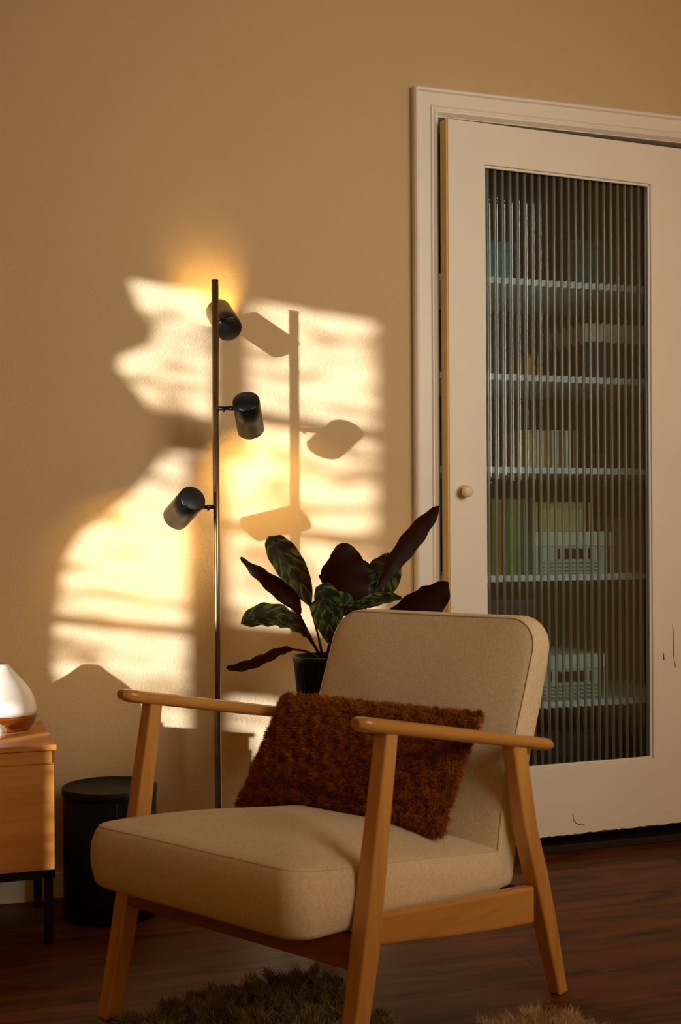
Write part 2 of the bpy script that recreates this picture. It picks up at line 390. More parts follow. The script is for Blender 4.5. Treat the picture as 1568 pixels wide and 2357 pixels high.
# chips and cracks in the paint
def crack(pts, r, name='paint_chip'):
    b = MB(); b.tube([(x, -.0004, z) for x, z in pts], r, 6); return dbuild(b, name, M['dark_line'])
crack([(.405, .115), (.407, .100), (.415, .090), (.430, .083), (.445, .082)], .0012)
crack([(.760, .66), (.764, .62), (.762, .57), (.770, .53)], .0010)
crack([(.726, .575), (.728, .555)], .0016)
b = MB(); pts = [(.30 + .5*k/40, .0565 + random.uniform(-.001, .0035)) for k in range(41)]
b.tube([(x, -.0002, z) for x, z in pts], .0016, 6); dbuild(b, 'worn_bottom_edge', M['dark_line'])
# threshold
b = MB(); b.box(WX0, WX1, -.02, .13, 0, .022); struct(b.build('trim_2', M['dark_wood'], bevel=.003))
# closet shell
b = MB()
b.box(WX0-.12, WX0-.10, .12, .62, 0, 2.5); b.box(WX1+.06, WX1+.08, .12, .62, 0, 2.5); b.box(WX0-.12, WX1+.08, .60, .62, 0, 2.5); b.box(WX0-.12, WX1+.08, .12, .62, 2.48, 2.5)
struct(b.build('wall_closet', M['closet']))
shz = [1.710, 1.417, 1.134, .804, .412]
SY0, SY1 = .145, .595
for z in shz:
    b = MB(); b.box(WX0-.098, WX1+.058, SY0, SY1, z - .011, z + .009)
    ordn = ['topmost', 'second from the top', 'middle', 'second from the bottom', 'lowest'][shz.index(z)]
    tag(b.build('shelf', M['shelf'], bevel=.001, seg=1), 'white closet shelf behind the reeded glass, %s of the five' % ordn, 'shelf', 'closet shelves behind the glass door')
def item(name, label, cat, x0, x1, y0, y1, z0, z1, c, parts=(), group=None, rough=.6):
    r = thing(name, label, cat, ((x0+x1)/2, (y0+y1)/2, z0), 0, group)
    b = MB(); b.box(x0, x1, y0, y1, z0, z1); o = b.build('body', plain(name + '_mat', c, rough), r, bevel=.002)
    o.location = (0, 0, 0); o.matrix_parent_inverse = r.matrix_basis.inverted()
    for nm, bx, cc in parts:
        b = MB(); b.box(*bx); b.build(nm, plain(nm + '_mat', cc, .6), r, bevel=.001)
    return r
def top(k): return shz[k] + .0091
# top shelf: teal box; second: box white lid / navy body, small jar; third: books, tray; fourth: binders, crate, orange box; fifth: crate, black files
item('storage_box', 'teal box standing at the left of the topmost closet shelf', 'box', 1.50, 1.72, .20, .45, top(0), 1.835, '1b8a94', [('lid', (1.495, 1.725, .195, .455, 1.815, 1.84), '197681')])
item('storage_box', 'dark green wide box standing at the right of the topmost closet shelf', 'box', 1.93, 2.25, .20, .5, top(0), 1.86, '1d4a48', [('lid', (1.925, 2.255, .195, .505, 1.84, 1.866), '1a4240')])
item('storage_box', 'navy box with a pale lid on the second closet shelf, at the right', 'box', 1.965, 2.19, .17, .40, top(1), 1.54, '10223c', [('lid', (1.96, 2.195, .165, .405, 1.54, 1.598), 'd8c6b8')])
item('spice_jar', 'small ochre jar on the second closet shelf', 'jar', 1.75, 1.795, .17, .21, top(1), 1.485, 'c98a3a', [('lid', (1.748, 1.797, .168, .212, 1.485, 1.495), '6b4a24')])
xb = 1.765
cl_ = [('d9b57c', 'ochre'), ('f0e2c0', 'cream'), ('b98a4a', 'tan'), ('e6cf98', 'straw yellow'), ('8a6a3c', 'brown'), ('f2ead6', 'ivory'), ('a9763c', 'caramel')]
def book(label, x0, x1, y0, z0, z1, c, group):
    r = thing('book', label, 'book', ((x0+x1)/2, y0, z0), 0, group)
    b = MB(); b.box(x0, x1, y0, y0+.15, z0, z1); b.build('cover', plain('book_cloth', c, .7), r, bevel=.0015)
    b = MB(); b.box(x0+.002, x1-.002, y0+.004, y0+.152, z0+.003, z1+.0008); b.build('pages', plain('paper', 'e8dcc0', .9), r)
for c, n_ in cl_:
    w_ = .026; book('%s book in the row on the middle closet shelf' % n_, xb, xb + w_ - .002, .20, top(2), 1.262, c, 'books on the middle closet shelf'); xb += w_
item('tray', 'low dark tray lying beside the books on the middle closet shelf', 'tray', 2.0, 2.18, .18, .42, top(2), 1.185, '15242c', [('rim', (1.998, 2.182, .178, .422, 1.180, 1.190), '24343c')])
xb = 1.63
for c, n_ in (('6f8a3a', 'olive green'), ('b8772c', 'orange'), ('4a7a48', 'mid green'), ('8d9a3c', 'yellow green'), ('335a54', 'dark teal')):
    w_ = .028; book('%s tall folder left on the second closet shelf from the bottom' % n_, xb, xb + w_ - .002, .17, top(3), 1.045, c, 'tall folders in the closet'); xb += w_
def crate(label, x0, x1, z0, z1, dz=0):
    r = thing('archive_box', label, 'box', ((x0+x1)/2, .30, z0))
    b = MB(); b.box(x0, x1, .165, .46, z0+.0008, z1-.045); b.build('body', plain('white_card', 'd6d8cc', .7), r, bevel=.002)
    b = MB(); b.box(x0-.004, x1+.004, .160, .465, z1-.045, z1); b.build('lid', plain('white_card_lid', 'eceade', .7), r, bevel=.002)
    b = MB(); xm = (x0+x1)/2; b.box(xm-.05, xm+.055, .1585, .1645, z1-.085, z1-.052); b.build('handle_hole', plain('dark_slot', '101c20', .9), r)
    b = MB()
    for k in range(4): b.box(xm-.09, xm+.09, .1615, .1645, z1-.100-.012*k, z1-.096-.012*k)
    b.build('printed_lines', plain('grey_print', '7c8078', .8), r)
crate('white lidded archive box with dark hand slot, on the shelf above', 1.79, 2.035, top(3), .945)
crate('white lidded archive box with dark hand slot, on the lowest closet shelf', 1.80, 2.01, top(4), .562)
item('storage_box', 'amber brown box right of the upper white archive box', 'box', 2.06, 2.19, .18, .44, top(3), .985, '9a6420', [('lid', (2.056, 2.194, .176, .444, .965, .988), '7c4c18')])
item('storage_box', 'pale straw box lying on top of the upper white archive box', 'box', 1.80, 1.97, .18, .42, .9455, 1.035, 'cdb47a', [('lid', (1.797, 1.973, .177, .423, 1.02, 1.037), 'b89a5c')])
item('storage_box', 'dark blue grey box left on the lowest closet shelf', 'box', 1.60, 1.78, .17, .45, top(4), .735, '1c2c34', [('lid', (1.597, 1.783, .167, .453, .715, .738), '2a3c46')])
item('suitcase', 'black case standing on the closet floor below the lowest shelf', 'case', 1.62, 2.10, .18, .48, .001, .32, '15191a', [('handle', (1.78, 1.94, .172, .19, .24, .26), '2a2c2c')])

# ------------------------------------------------------------------ oak cabinet
cab = thing('sideboard', 'light oak sideboard on black metal legs at the left edge', 'cabinet', (-.2, -.24, 0))
X1 = .2775; X0 = -.75
b = MB(); b.box(X0, X1, -.432, -.045, .457, .470); b.build('top_board', M['oak'], cab, bevel=.0015)
b = MB(); b.box(X0+.005, X1-.005, -.424, -.05, .186, .457); b.build('body', M['oak'], cab, bevel=.001)
b = MB(); b.box(X0+.012, X1-.010, -.4285, -.424, .428, .4555); b.build('fascia_strip', M['oak'], cab, bevel=.001)
for x0, x1 in ((X0+.006, -.24), (-.237, X1-.006)):
    b = MB(); b.box(x0, x1, -.4305, -.424, .188, .4245); b.build('drawer', M['oak'], cab, bevel=.001)
b = MB(); b.box(X0+.01, X1-.004, -.420, -.408, .166, .186); b.box(X0+.01, X1-.004, -.075, -.063, .166, .186); b.box(X1-.02, X1-.004, -.42, -.063, .166, .186); b.box(X0+.01, X0+.026, -.42, -.063, .166, .186)
b.build('metal_frame', M['black_metal'], cab, bevel=.001)
for x in (X1-.004, X0+.03):
    for y in (-.366, -.062):
        b = MB(); b.box(x-.020, x, y, y+.018, 0, .168); b.build('leg', M['black_metal'], cab, bevel=.001)

# aroma diffuser
dx, dy = .1732, -.176
dif = thing('aroma_diffuser', 'white drop-shaped aroma diffuser with wooden base on the sideboard', 'diffuser', (dx, dy, .4704))
b = MB(); b.lathe([(.050, 0), (.066, .006), (.076, .018), (.0805, .034), (.081, .040)], (dx, dy, .4704), n=64); b.build('wooden_base', M['dif_wood'], dif)
b = MB(); b.lathe([(.0812, .0405), (.0808, .052), (.0778, .070), (.071, .088), (.061, .105), (.049, .120), (.036, .134), (.026, .146), (.020, .154), (.0165, .158), (.013, .1605), (.004, .1608)], (dx, dy, .4704), n=64)
b.build('cover', M['white_plastic'], dif)
b = MB(); b.lathe([(.005, .1600), (.005, .1615)], (dx, dy, .4704), n=20); b.build('mist_outlet', M['black_matte'], dif)
# small rounded white object beside it
wo = thing('egg_timer', 'small rounded white gadget lying beside the aroma diffuser', 'timer', (.150, -.305, .4704))
b = MB(); b.lathe([(.012, 0), (.021, .004), (.0255, .013), (.0255, .020), (.021, .028), (.012, .0325), (.002, .033)], (.150, -.305, .4704), n=40); b.build('shell', M['white_plastic'], wo)
b = MB(); b.lathe([(.0257, .0155), (.0262, .0165), (.0257, .0175)], (.150, -.305, .4704), n=40, cap0=False, cap1=False); b.build('seam_ring', plain('grey_ring', 'b8b0a4', .5), wo)

# cable under the cabinet
b = MB(); b.tube(catmull([(.25, -.02, .10), (.262, -.025, .07), (.258, -.03, .045), (.275, -.03, .02), (.31, -.03, .012), (.37, -.03, .012), (.43, -.03, .012)], 6), .0035, 8)
tag(b.build('power_cable', plain('cream_cable', 'cbbd9f', .5)), 'thin pale cable looping down the wall behind the sideboard leg', 'cable')

# ------------------------------------------------------------------ black drum side table
tx, ty, tr = .4304, -.178, .117
dt = thing('drum_table', 'low round black drum side table by the wall, behind the armchair', 'side table', (tx, ty, 0))
b = MB(); b.lathe([(tr-.006, 0), (tr-.003, .004), (tr-.003, .300)], (tx, ty, 0), n=96); b.build('drum', M['black_matte'], dt)
b = MB(); b.lathe([(tr-.002, .300), (tr, .302), (tr, .318), (tr-.002, .320), (tr-.006, .320), (tr-.008, .316), (0, .316)], (tx, ty, 0), n=96, cap1=False); b.build('tray_top', M['black_matte'], dt)
b = MB(); b.box(tx-.0015, tx+.0015, ty-tr+.001, ty-tr+.006, .004, .298); b.build('door_seam', plain('seam_grey', '2c2a26', .5), dt)

# ------------------------------------------------------------------ three-spot floor lamp
px, py, pr = .700, -.200, .0088
Rc, Fc, Uc = V((.949, -.314, 0)), V((.314, .949, 0)), V((0, 0, 1))
lamp = thing('floor_lamp', 'slim black floor lamp with three adjustable cylinder spots', 'floor lamp', (px, py, 0))
b = MB(); b.lathe([(.130, 0), (.132, .003), (.132, .014), (.128, .018), (.012, .019)], (px, py, 0), n=64); b.build('base', M['black_metal'], lamp)
b = MB(); b.tube([(px, py, .018), (px, py, 1.5865)], pr, 32); b.build('pole', M['pole_metal'], lamp)
b = MB(); b.lathe([(pr+.0002, 0), (pr+.0002, .003), (.004, .0035)], (px, py, 1.5855), n=32); b.build('pole_cap', M['black_metal'], lamp)
heads = [((.7445, -.105, 1.5035), (-.106, .793, .59), 1.498, 260), ((.777, -.232, 1.243), (.296, .702, -.645), 1.262, 650), ((.613, -.225, 1.0085), (-.267, .846, -.455), 1.012, 480)]
for hi, (c, ax, az, st) in enumerate(heads):
    c = V(c); ax = V(ax).normalized(); L = .102; r = .0345
    back = c - ax*L/2
    b = MB(); b.lathe([(r-.003, .0), (r-.001, .0008), (r, .003), (r, L), (r-.002, L), (r-.002, .035), (.001, .035)], back, ax, 64)
    hd = b.build('spot_head', M['black_metal'], lamp)
    b = MB(); b.lathe([(r-.0025, -.0006), (r-.0032, -.0012), (.001, -.0012)], back, ax, 64); b.build('end_cap', M['cap_metal'], hd)
    b = MB(); b.lathe([(.008, .0355), (.013, .040), (.016, .050), (.013, .060), (.005, .065)], back, ax, 24); b.build('bulb', bulb_mat(st), hd)
    # arm from the pole to the head side
    p0 = V((px, py, az)); dvec = c - p0
    dv = dvec - ax*dvec.dot(ax)*.9; near = c - dv.normalized()*(r - .001)
    if hi == 0: near = c - ax*.02 + (p0 - c).normalized()*r*.8
    if hi: near.z = az
    mid = p0 + (near - p0)*.72
    b = MB(); b.tube([p0, mid], .0054, 12); b.tube([mid - (near-p0).normalized()*.004, near], .0064, 12)
    a_ = b.build('arm', M['black_metal'], lamp)
    b = MB(); q = p0 + (near-p0)*.4; b.lathe([(.0032, -.0095), (.0032, .0)], q, (0, 0, 1), 12); b.build('screw', M['cap_metal'], a_)

# ------------------------------------------------------------------ potted prayer plant on a stand
qx, qy = .945, -.36
st_ = thing('plant_stand', 'black plant stand behind the armchair, carrying the potted plant', 'plant stand', (qx, qy, 0))
b = MB(); b.lathe([(.10, .455), (.102, .458), (.102, .472), (.10, .475)], (qx, qy, 0), n=48); b.build('stand_top', M['black_matte'], st_)
for k in range(3):
    a = 2*PI*k/3 + .6; b = MB(); b.tube([(qx + .085*math.cos(a), qy + .085*math.sin(a), .457), (qx + .115*math.cos(a), qy + .115*math.sin(a), 0.002)], .008, 12); b.build('leg', M['black_matte'], st_)
plant = thing('potted_plant', 'dark green prayer plant with long striped leaves in a ribbed dark pot', 'potted plant', (qx, qy, .4755))
b = MB(); rs = []
for r0, hh in ((.070, .4755), (.072, .48), (.085, .625), (.089, .627), (.089, .640), (.086, .641), (.084, .625), (.010, .622)):
    rs.append([(qx + (r0*(1 + (.012*math.cos(40*t) if hh < .626 and r0 > .05 else 0)))*math.cos(t), qy + (r0*(1 + (.012*math.cos(40*t) if hh < .626 and r0 > .05 else 0)))*math.sin(t), hh) for t in [2*PI*i/160 for i in range(160)]])
b.rings(rs); b.build('pot', M['pot'], plant)
b = MB(); b.lathe([(.083, .6225), (.06, .628), (.03, .631), (.001, .632)], (qx, qy, 0), n=40); b.build('soil', M['soil'], plant)

def leaf(spine, hw, face, fold=.25, curl=0., flip=False, tipr=.75, wavy=.09, twist=0.):
    sp = catmull(spine, 8); n = len(sp); nu = 10; me_v = []; uvs = []
    face = V(face).normalized()
    for i, p in enumerate(sp):
        t = i/(n-1)
        tan = (sp[min(i+1, n-1)] - sp[max(i-1, 0)]).normalized()
        fc = (Matrix.Rotation(twist*(t-.5), 3, tan) @ face)
        side = tan.cross(fc).normalized(); nrm = side.cross(tan).normalized()
        if nrm.dot(fc) < 0: nrm = -nrm
        w = hw*(max(0, math.sin(PI*t**.8))**tipr if t < 1 else 0.0)
        w = max(w, .0012)
        for j in range(nu+1):
            u = j/nu*2 - 1
            rip = wavy*hw*math.sin(t*30 + u*2)*abs(u)**3
            me_v.append(p + side*(w*u) + nrm*(fold*w*abs(u)**1.4 + curl*w*u*u*u + rip)); uvs.append((j/nu, t))
    fs = []
    for i in range(n-1):
        for j in range(nu):
            a = i*(nu+1)+j; q = (a, a+1, a+nu+2, a+nu+1); fs.append(q[::-1] if flip else q)
    me = bpy.data.meshes.new('leaf'); me.from_pydata([tuple(v) for v in me_v], [], fs); me.update()
    uvl = me.uv_layers.new(name='UVMap')
    for lp in me.loops: uvl.data[lp.index].uv = uvs[lp.vertex_index]
    me.polygons.foreach_set('use_smooth', [True]*len(me.polygons)); me.materials.append(M['leaf'])
    o = bpy.data.objects.new('leaf', me); link(o, plant)
    return o
TC = V((-.31, -.95, 0))   # from the plant towards the room
LV = [
 # spine (tip -> base), half width, facing, kw
 ([(.812,-.30,.938),(.828,-.315,.907),(.858,-.33,.858),(.883,-.345,.812),(.903,-.35,.762)], .038, (-.25,-.95,.25), dict(fold=.35, twist=.5, wavy=.12)),
 ([(.731,-.33,.886),(.778,-.34,.850),(.822,-.35,.812),(.855,-.355,.776),(.872,-.36,.742)], .026, (.3,-.55,-.75), dict(fold=.3, flip=True, twist=-.9, tipr=.6)),
 ([(.714,-.40,.727),(.761,-.39,.742),(.811,-.38,.740),(.860,-.37,.718),(.893,-.365,.686)], .034, (.05,-.80,.60), dict(fold=.25, wavy=.12)),
 ([(.686,-.36,.620),(.729,-.37,.628),(.772,-.375,.643),(.816,-.38,.661),(.850,-.38,.661)], .020, (.1,-.75,-.65), dict(fold=.3, flip=True, tipr=.5)),
 ([(.918,-.46,.886),(.946,-.44,.870),(.972,-.42,.832),(.986,-.41,.785),(.993,-.40,.735)], .058, (-.2,-.97,-.1), dict(fold=-.2, flip=True, tipr=.42, wavy=.04)),
 ([(1.150,-.25,.890),(1.135,-.26,.850),(1.112,-.27,.812),(1.085,-.28,.780),(1.045,-.29,.750)], .048, (-.3,-.9,.3), dict(fold=.2, wavy=.14)),
 ([(1.242,-.37,1.011),(1.188,-.38,.966),(1.138,-.39,.915),(1.095,-.40,.862),(1.060,-.40,.800)], .036, (.30,-.88,-.3), dict(fold=.3, flip=True, twist=.3, wavy=.05)),
 ([(1.226,-.46,.822),(1.188,-.45,.786),(1.140,-.44,.756),(1.094,-.42,.730),(1.040,-.40,.700)], .056, (.1,-.90,-.40), dict(fold=.25, flip=True, tipr=.95, wavy=.06)),
 ([(1.088,-.50,.786),(1.058,-.485,.784),(1.024,-.47,.777),(.992,-.455,.768),(.962,-.44,.756)], .024, (-.1,-.6,.85), dict(fold=.2)),
 ([(.975,-.46,.770),(.960,-.455,.782),(.940,-.45,.782),(.926,-.445,.770),(.930,-.44,.745)], .020, (-.2,-.8,.5), dict(fold=.2)),
 ([(.885,-.45,.812),(.902,-.445,.795),(.915,-.44,.757),(.925,-.43,.715),(.932,-.42,.670)], .040, (-.2,-.9,.35), dict(fold=.3)),
 ([(1.02,-.30,.70),(1.05,-.27,.77),(1.07,-.25,.82),(1.08,-.24,.85),(1.09,-.235,.87)][::-1], .042, (-.3,-.95,.0), dict(fold=.2, flip=True)),
]
for spn, hw, fc, kw in LV:
    lf = leaf(spn, hw, fc, **kw)
    base = V(spn[-1]); root = V((qx + (base.x - qx)*.12 - .008, qy + (base.y - qy)*.1, .628))
    pre = V(spn[-2]); d_ = (base - pre).normalized()
    if base.z < .67: mid = (base + root)/2 + V((0, 0, .008))
    else: mid = base*.5 + root*.5 + d_*.012
    b = MB(); b.tube(catmull([base - d_*.004, mid, root], 6), [.0028]*7 + [.0036]*6, 8); b.build('stem', M['stem'], lf)

# ------------------------------------------------------------------ armchair
CO = V((.7475, -.9552, 0)); EU = V((.5143, -.8576, 0)); EV = V((.8576, .5143, 0))
yaw = math.atan2(-.8576, .5143)
chair = thing('armchair', 'beige upholstered armchair with honey coloured wooden arms and legs', 'armchair', tuple(CO), yaw)
def cw(u, v, z): return (u, v, z)          # chair-local frame: u across, v backwards
def cbuild(b, name, mat, **kw):
    p = kw.pop('parent', chair); o = b.build(name, mat, **kw); o.parent = p; return o
def beam(name, mat, secs, **kw):
    """secs: list of (u, v, z, width_u, width_v); the mesh keeps its long axis as local Z for the grain"""
    b = MB(); b.rings([[(u-a/2, v-c/2, z), (u+a/2, v-c/2, z), (u+a/2, v+c/2, z), (u-a/2, v+c/2, z)] for u, v, z, a, c in secs], smooth=False)
    return cbuild(b, name, mat, bevel=kw.get('bevel', .005), seg=3)
for s in (-1, 1):
    beam('front_leg', M['beech'], [(s*.303, -.303, 0, .032, .034), (s*.303, -.264, .16, .035, .040), (s*.303, -.248, .235, .036, .043), (s*.303, -.183, .612, .031, .032)])
    beam('rear_leg', M['beech'], [(s*.303, .374, 0, .028, .032), (s*.303, .322, .16, .034, .042), (s*.303, .285, .27, .034, .046), (s*.303, .250, .36, .034, .044), (s*.303, .212, .535, .030, .046)])
    # side rail
    b = MB(); prof = [(-.23, .302, .248), (-.10, .286, .226), (.02, .272, .205), (.14, .258, .186), (.24, .2465, .172), (.268, .243, .168)]
    b.rings([[(s*.303-.012, v, zb), (s*.303+.012, v, zb), (s*.303+.012, v, zt_), (s*.303-.012, v, zt_)] for v, zt_, zb in prof], smooth=False)
    cbuild(b, 'side_rail', M['beech_y'], bevel=.007, seg=3)
    # armrest: rounded section, tapered rounded ends
    b = MB(); rs = []
    va, za, vb, zb = -.268, .6265, .338, .513
    for k in range(29):
        t = k/28; v = va + (vb-va)*t; z = za + (zb-za)*t
        d0 = (v-va); d1 = (vb-v)
        w = .048; hgt = .026
        if d0 < .05: w = .048*(.52 + .48*math.sqrt(max(0, 1-(1-d0/.05)**2)))
        if d1 < .012: w *= .8
        if k in (0, 28): w *= .75; hgt *= .6
        uo = s*(.303)
        rs.append([(uo + w/2*abs(math.cos(a))**.6*math.copysign(1, math.cos(a)), v, z + hgt/2*abs(math.sin(a))**.75*math.copysign(1, math.sin(a))) for a in [2*PI*i/20 for i in range(20)]])
    b.rings(rs); cbuild(b, 'armrest', wood('arm_beech', 'bb8240', 'd8a35c', along='Y', rough=.3, sc_=7, stretch=.06, coat=.3) if s < 0 else bpy.data.materials['arm_beech'])
def rail(name, v0, z0, z1, v1=None, th=.022, mat='cherry'):
    v1 = v0 if v1 is None else v1; b = MB()
    b.add([(-.288, v0-th/2, z0), (.288, v0-th/2, z0), (.288, v0+th/2, z0), (-.288, v0+th/2, z0), (-.288, v1-th/2, z1), (.288, v1-th/2, z1), (.288, v1+th/2, z1), (-.288, v1+th/2, z1)],
          [(0,1,2,3),(7,6,5,4),(0,4,5,1),(1,5,6,2),(2,6,7,3),(3,7,4,0)])
    cbuild(b, name, M[mat], bevel=.004)
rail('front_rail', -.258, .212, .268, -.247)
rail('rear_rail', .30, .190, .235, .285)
def rrect(a0, a1, b0, b1, r, n=10):
    """rounded rectangle outline, r may be 4 radii (a0b0, a1b0, a1b1, a0b1)"""
    rr = r if isinstance(r, (list, tuple)) else [r]*4; out = []
    for (cx, cy, sx, sy, r_, a_) in ((a0, b0, 1, 1, rr[0], PI), (a1, b0, -1, 1, rr[1], 1.5*PI), (a1, b1, -1, -1, rr[2], 0), (a0, b1, 1, -1, rr[3], .5*PI)):
        for k in range(n+1):
            t = a_ + .5*PI*k/n; out.append((cx + sx*r_ + r_*math.cos(t), cy + sy*r_ + r_*math.sin(t)))
        # straight run subdivision
    res = []
    for i in range(len(out)):
        p, q = out[i], out[(i+1) % len(out)]; L = math.hypot(q[0]-p[0], q[1]-p[1]); m_ = max(1, int(L/.03))
        for k in range(m_): res.append((p[0]+(q[0]-p[0])*k/m_, p[1]+(q[1]-p[1])*k/m_))
    return res
def cushion(outline, cen, prof, mapf, crown0, crown1, nin=14, pw=2.4):
    """prof: (inset, h 0..1); mapf(a, b, h, extra) -> point; crowns bulge the two faces"""
    def ring(sc_, ins, h, ex):
        out = []
        for a, b_ in outline:
            da, db = a - cen[0], b_ - cen[1]; L = math.hypot(da, db)
            f_ = (L - ins)/L*sc_
            out.append(mapf(cen[0] + da*f_, cen[1] + db*f_, h, ex))
        return out
    rs = []
    for k in range(nin):                       # face 0 inward-out
        s = .02 + .98*k/nin; rs.append(ring(s, prof[0][0], prof[0][1], -crown0*(1 - s**pw)))
    for ins, h in prof: rs.append(ring(1, ins, h, 0))
    for k in range(nin-1, -1, -1):
        s = .02 + .98*k/nin; rs.append(ring(s, prof[-1][0], prof[-1][1], crown1*(1 - s**pw)))
    b = MB(); b.rings(rs); return b
# seat cushion
zb_ = lambda v: .279 - .072*(v + .36)
zt2 = lambda v: .397 - .136*(v + .36)
so = rrect(-.276, .275, -.380, .225, [.06, .045, .03, .03])
def smap(a, b_, h, ex):
    bul = .009*math.sin(PI*h)
    v = b_; s_ = 1 + bul/.27
    return (a*s_, v - (bul if v < -.3 else 0), zb_(v) + (zt2(v) - zb_(v))*h + ex)
prof = [(.012, 0), (.004, .03), (.0, .10), (0, .3), (0, .5), (0, .7), (.002, .88), (.006, .96), (.011, 1.0)]
sb = cushion(so, (0, -.07), prof, smap, 0, .050, pw=1.9)
seat = cbuild(sb, 'seat_cushion', M['fabric'])
def seam(outline, cen, ins, mapf, h, r, parent, name='piping'):
    pts = []
    for a, b_ in outline:
        da, db = a - cen[0], b_ - cen[1]; L = math.hypot(da, db); f_ = (L-ins)/L; pts.append(mapf(cen[0]+da*f_, cen[1]+db*f_, h, 0))
    pts.append(pts[0]); b = MB(); b.tube(pts, r, 6, caps=False); o = b.build(name, M['piping']); o.parent = parent; return o
seam(so, (0, -.07), .0065, smap, .965, .0011, seat)
# back cushion: outline in (u, z), h from front to rear
def interp(t, tab):
    for (a, b_), (c, d_) in zip(tab, tab[1:]):
        if t <= c: 
            s = max(0, min(1, (t-a)/(c-a))); return b_ + (d_-b_)*s
    return tab[-1][1]
vf_t = [(.20, .195), (.30, .203), (.38, .216), (.45, .236), (.52, .266), (.60, .299), (.68, .330), (.77, .366)]
vr_t = [(.20, .252), (.28, .272), (.36, .290), (.45, .322), (.52, .350), (.60, .382), (.68, .408), (.77, .426)]
def sm(tab, z): return sum(interp(z + d_, tab) for d_ in (-.05, -.025, 0, .025, .05))/5
bo = rrect(-.277, .270, .235, .766, [.02, .02, .065, .065])
def bmap(a, z, h, ex):
    f0, r0 = sm(vf_t, z), sm(vr_t, z)
    if z > .70: r0 -= .10*(z-.70)
    return (a, f0 + (r0-f0)*h + ex, z)
bc = cushion(bo, (0, .50), [(.010, 0), (.004, .04), (.0, .12), (0, .35), (0, .6), (0, .82), (.006, .95), (.016, 1)], bmap, .020, .012)
back = cbuild(bc, 'back_cushion', M['fabric'])
seam(bo, (0, .50), .0035, bmap, .03, .0015, back)

# ------------------------------------------------------------------ fur helper: many small curved blades in ONE mesh
def fur(name, P, D, L, width, mat, parent=None, curl=.4, gravity=(0, 0, -.3), segs=3, tint=None):
    n = len(P); Dn = D/np.linalg.norm(D, axis=1, keepdims=True)
    rnd = rng.normal(size=(n, 3)); side = np.cross(Dn, rnd); side /= np.linalg.norm(side, axis=1, keepdims=True)
    bend = np.cross(side, Dn); cur = (rng.normal(size=(n, 1))*curl)
    g = np.array(gravity)[None, :]
    vs = np.zeros((n, segs*2 + 1, 3)); p = P.copy(); d = Dn.copy()
    W = width*(.7 + .6*rng.random((n, 1)))
    for s in range(segs):
        w = W*(1 - .6*s/segs); vs[:, 2*s] = p - side*w/2; vs[:, 2*s+1] = p + side*w/2
        p = p + d*(L[:, None]/segs); d = d + bend*cur + g; d /= np.linalg.norm(d, axis=1, keepdims=True)
    vs[:, -1] = p
    nv = segs*2 + 1; base = (np.arange(n)*nv)[:, None]
    quads = np.concatenate([base + np.array([[2*s, 2*s+1, 2*s+3, 2*s+2]]) for s in range(segs-1)], 0) if segs > 1 else np.zeros((0, 4), int)
    tris = base + np.array([[2*segs-2, 2*segs-1, 2*segs]])
    me = bpy.data.meshes.new(name); me.vertices.add(n*nv); me.vertices.foreach_set('co', vs.reshape(-1).astype('f'))
    loops = np.concatenate([quads.reshape(-1), tris.reshape(-1)]).astype('i')
    me.loops.add(len(loops)); me.loops.foreach_set('vertex_index', loops)
    st = np.concatenate([np.arange(len(quads))*4, len(quads)*4 + np.arange(len(tris))*3]).astype('i')
    me.polygons.add(len(st)); me.polygons.foreach_set('loop_start', st)
    me.update(calc_edges=True); me.validate()
    me.polygons.foreach_set('use_smooth', [True]*len(me.polygons))
    at = me.attributes.new('tint', 'FLOAT', 'POINT'); tv = rng.random(n) if tint is None else tint
    tt = np.repeat(tv[:, None], nv, 1)*.7 + (np.arange(nv)/nv)[None, :]*.3
    at.data.foreach_set('value', tt.reshape(-1).astype('f'))
    me.materials.append(mat); o = bpy.data.objects.new(name, me); link(o, parent); return o
def noise3(p, s, seed=0):
    r_ = np.random.default_rng(seed); out = 0
    for k in range(5):
        w = r_.normal(size=3)*s; out = out + np.sin(p @ w + r_.random()*6)
    return out/5

# ------------------------------------------------------------------ brown fur cushion
pil = thing('fur_cushion', 'rust brown furry cushion leaning on the armchair backrest', 'cushion', tuple(CO + EU*0 + EV*.05 + V((0, 0, .37))), yaw)
# corners in chair frame (u, v, z): TL, TR, BR, BL
TLc, TRc, BRc, BLc = [np.array(p) for p in ((-.236, .142, .590), (.272, .142, .594), (.228, .072, .366), (-.312, .070, .353))]
def pilpt(a, b_, side):
    x = (a+1)/2; y = (b_+1)/2
    aa = a; bb = b_
    p = (BLc*(1-x)*(1-y) + BRc*x*(1-y) + TLc*(1-x)*y + TRc*x*y)
    n_ = np.array([0, -.955, .295])
    pin = 1 - .045*(1-abs(b_)**2)*0
    th = .058*max(0, (1-abs(a)**3.2))**.6*max(0, (1-abs(b_)**3.0))**.6
    # sides slightly concave between the corners
    th *= (1 - .30*math.exp(-((b_ + .60 + .05*math.sin(a*5))/.09)**2))
    c_ = (TLc + BRc)/2; p = p + (c_ - p)*(.035*(1-b_*b_)*abs(a)**6 + .03*(1-a*a)*abs(b_)**6)
    return p + n_*(th + .006)*side
ng = 40; vs = []; fs = []
def toW(p): return np.array(CO) + np.array(EU)*p[0] + np.array(EV)*p[1] + np.array([0, 0, p[2]])
b = MB()
for sd in (1, -1):
    g_ = [toW(pilpt(-1 + 2*i/ng, -1 + 2*j/ng, sd)) for j in range(ng+1) for i in range(ng+1)]
    f_ = [(j*(ng+1)+i, j*(ng+1)+i+1, (j+1)*(ng+1)+i+1, (j+1)*(ng+1)+i) for j in range(ng) for i in range(ng)]
    b.add(g_, f_ if sd > 0 else [q[::-1] for q in f_], True)
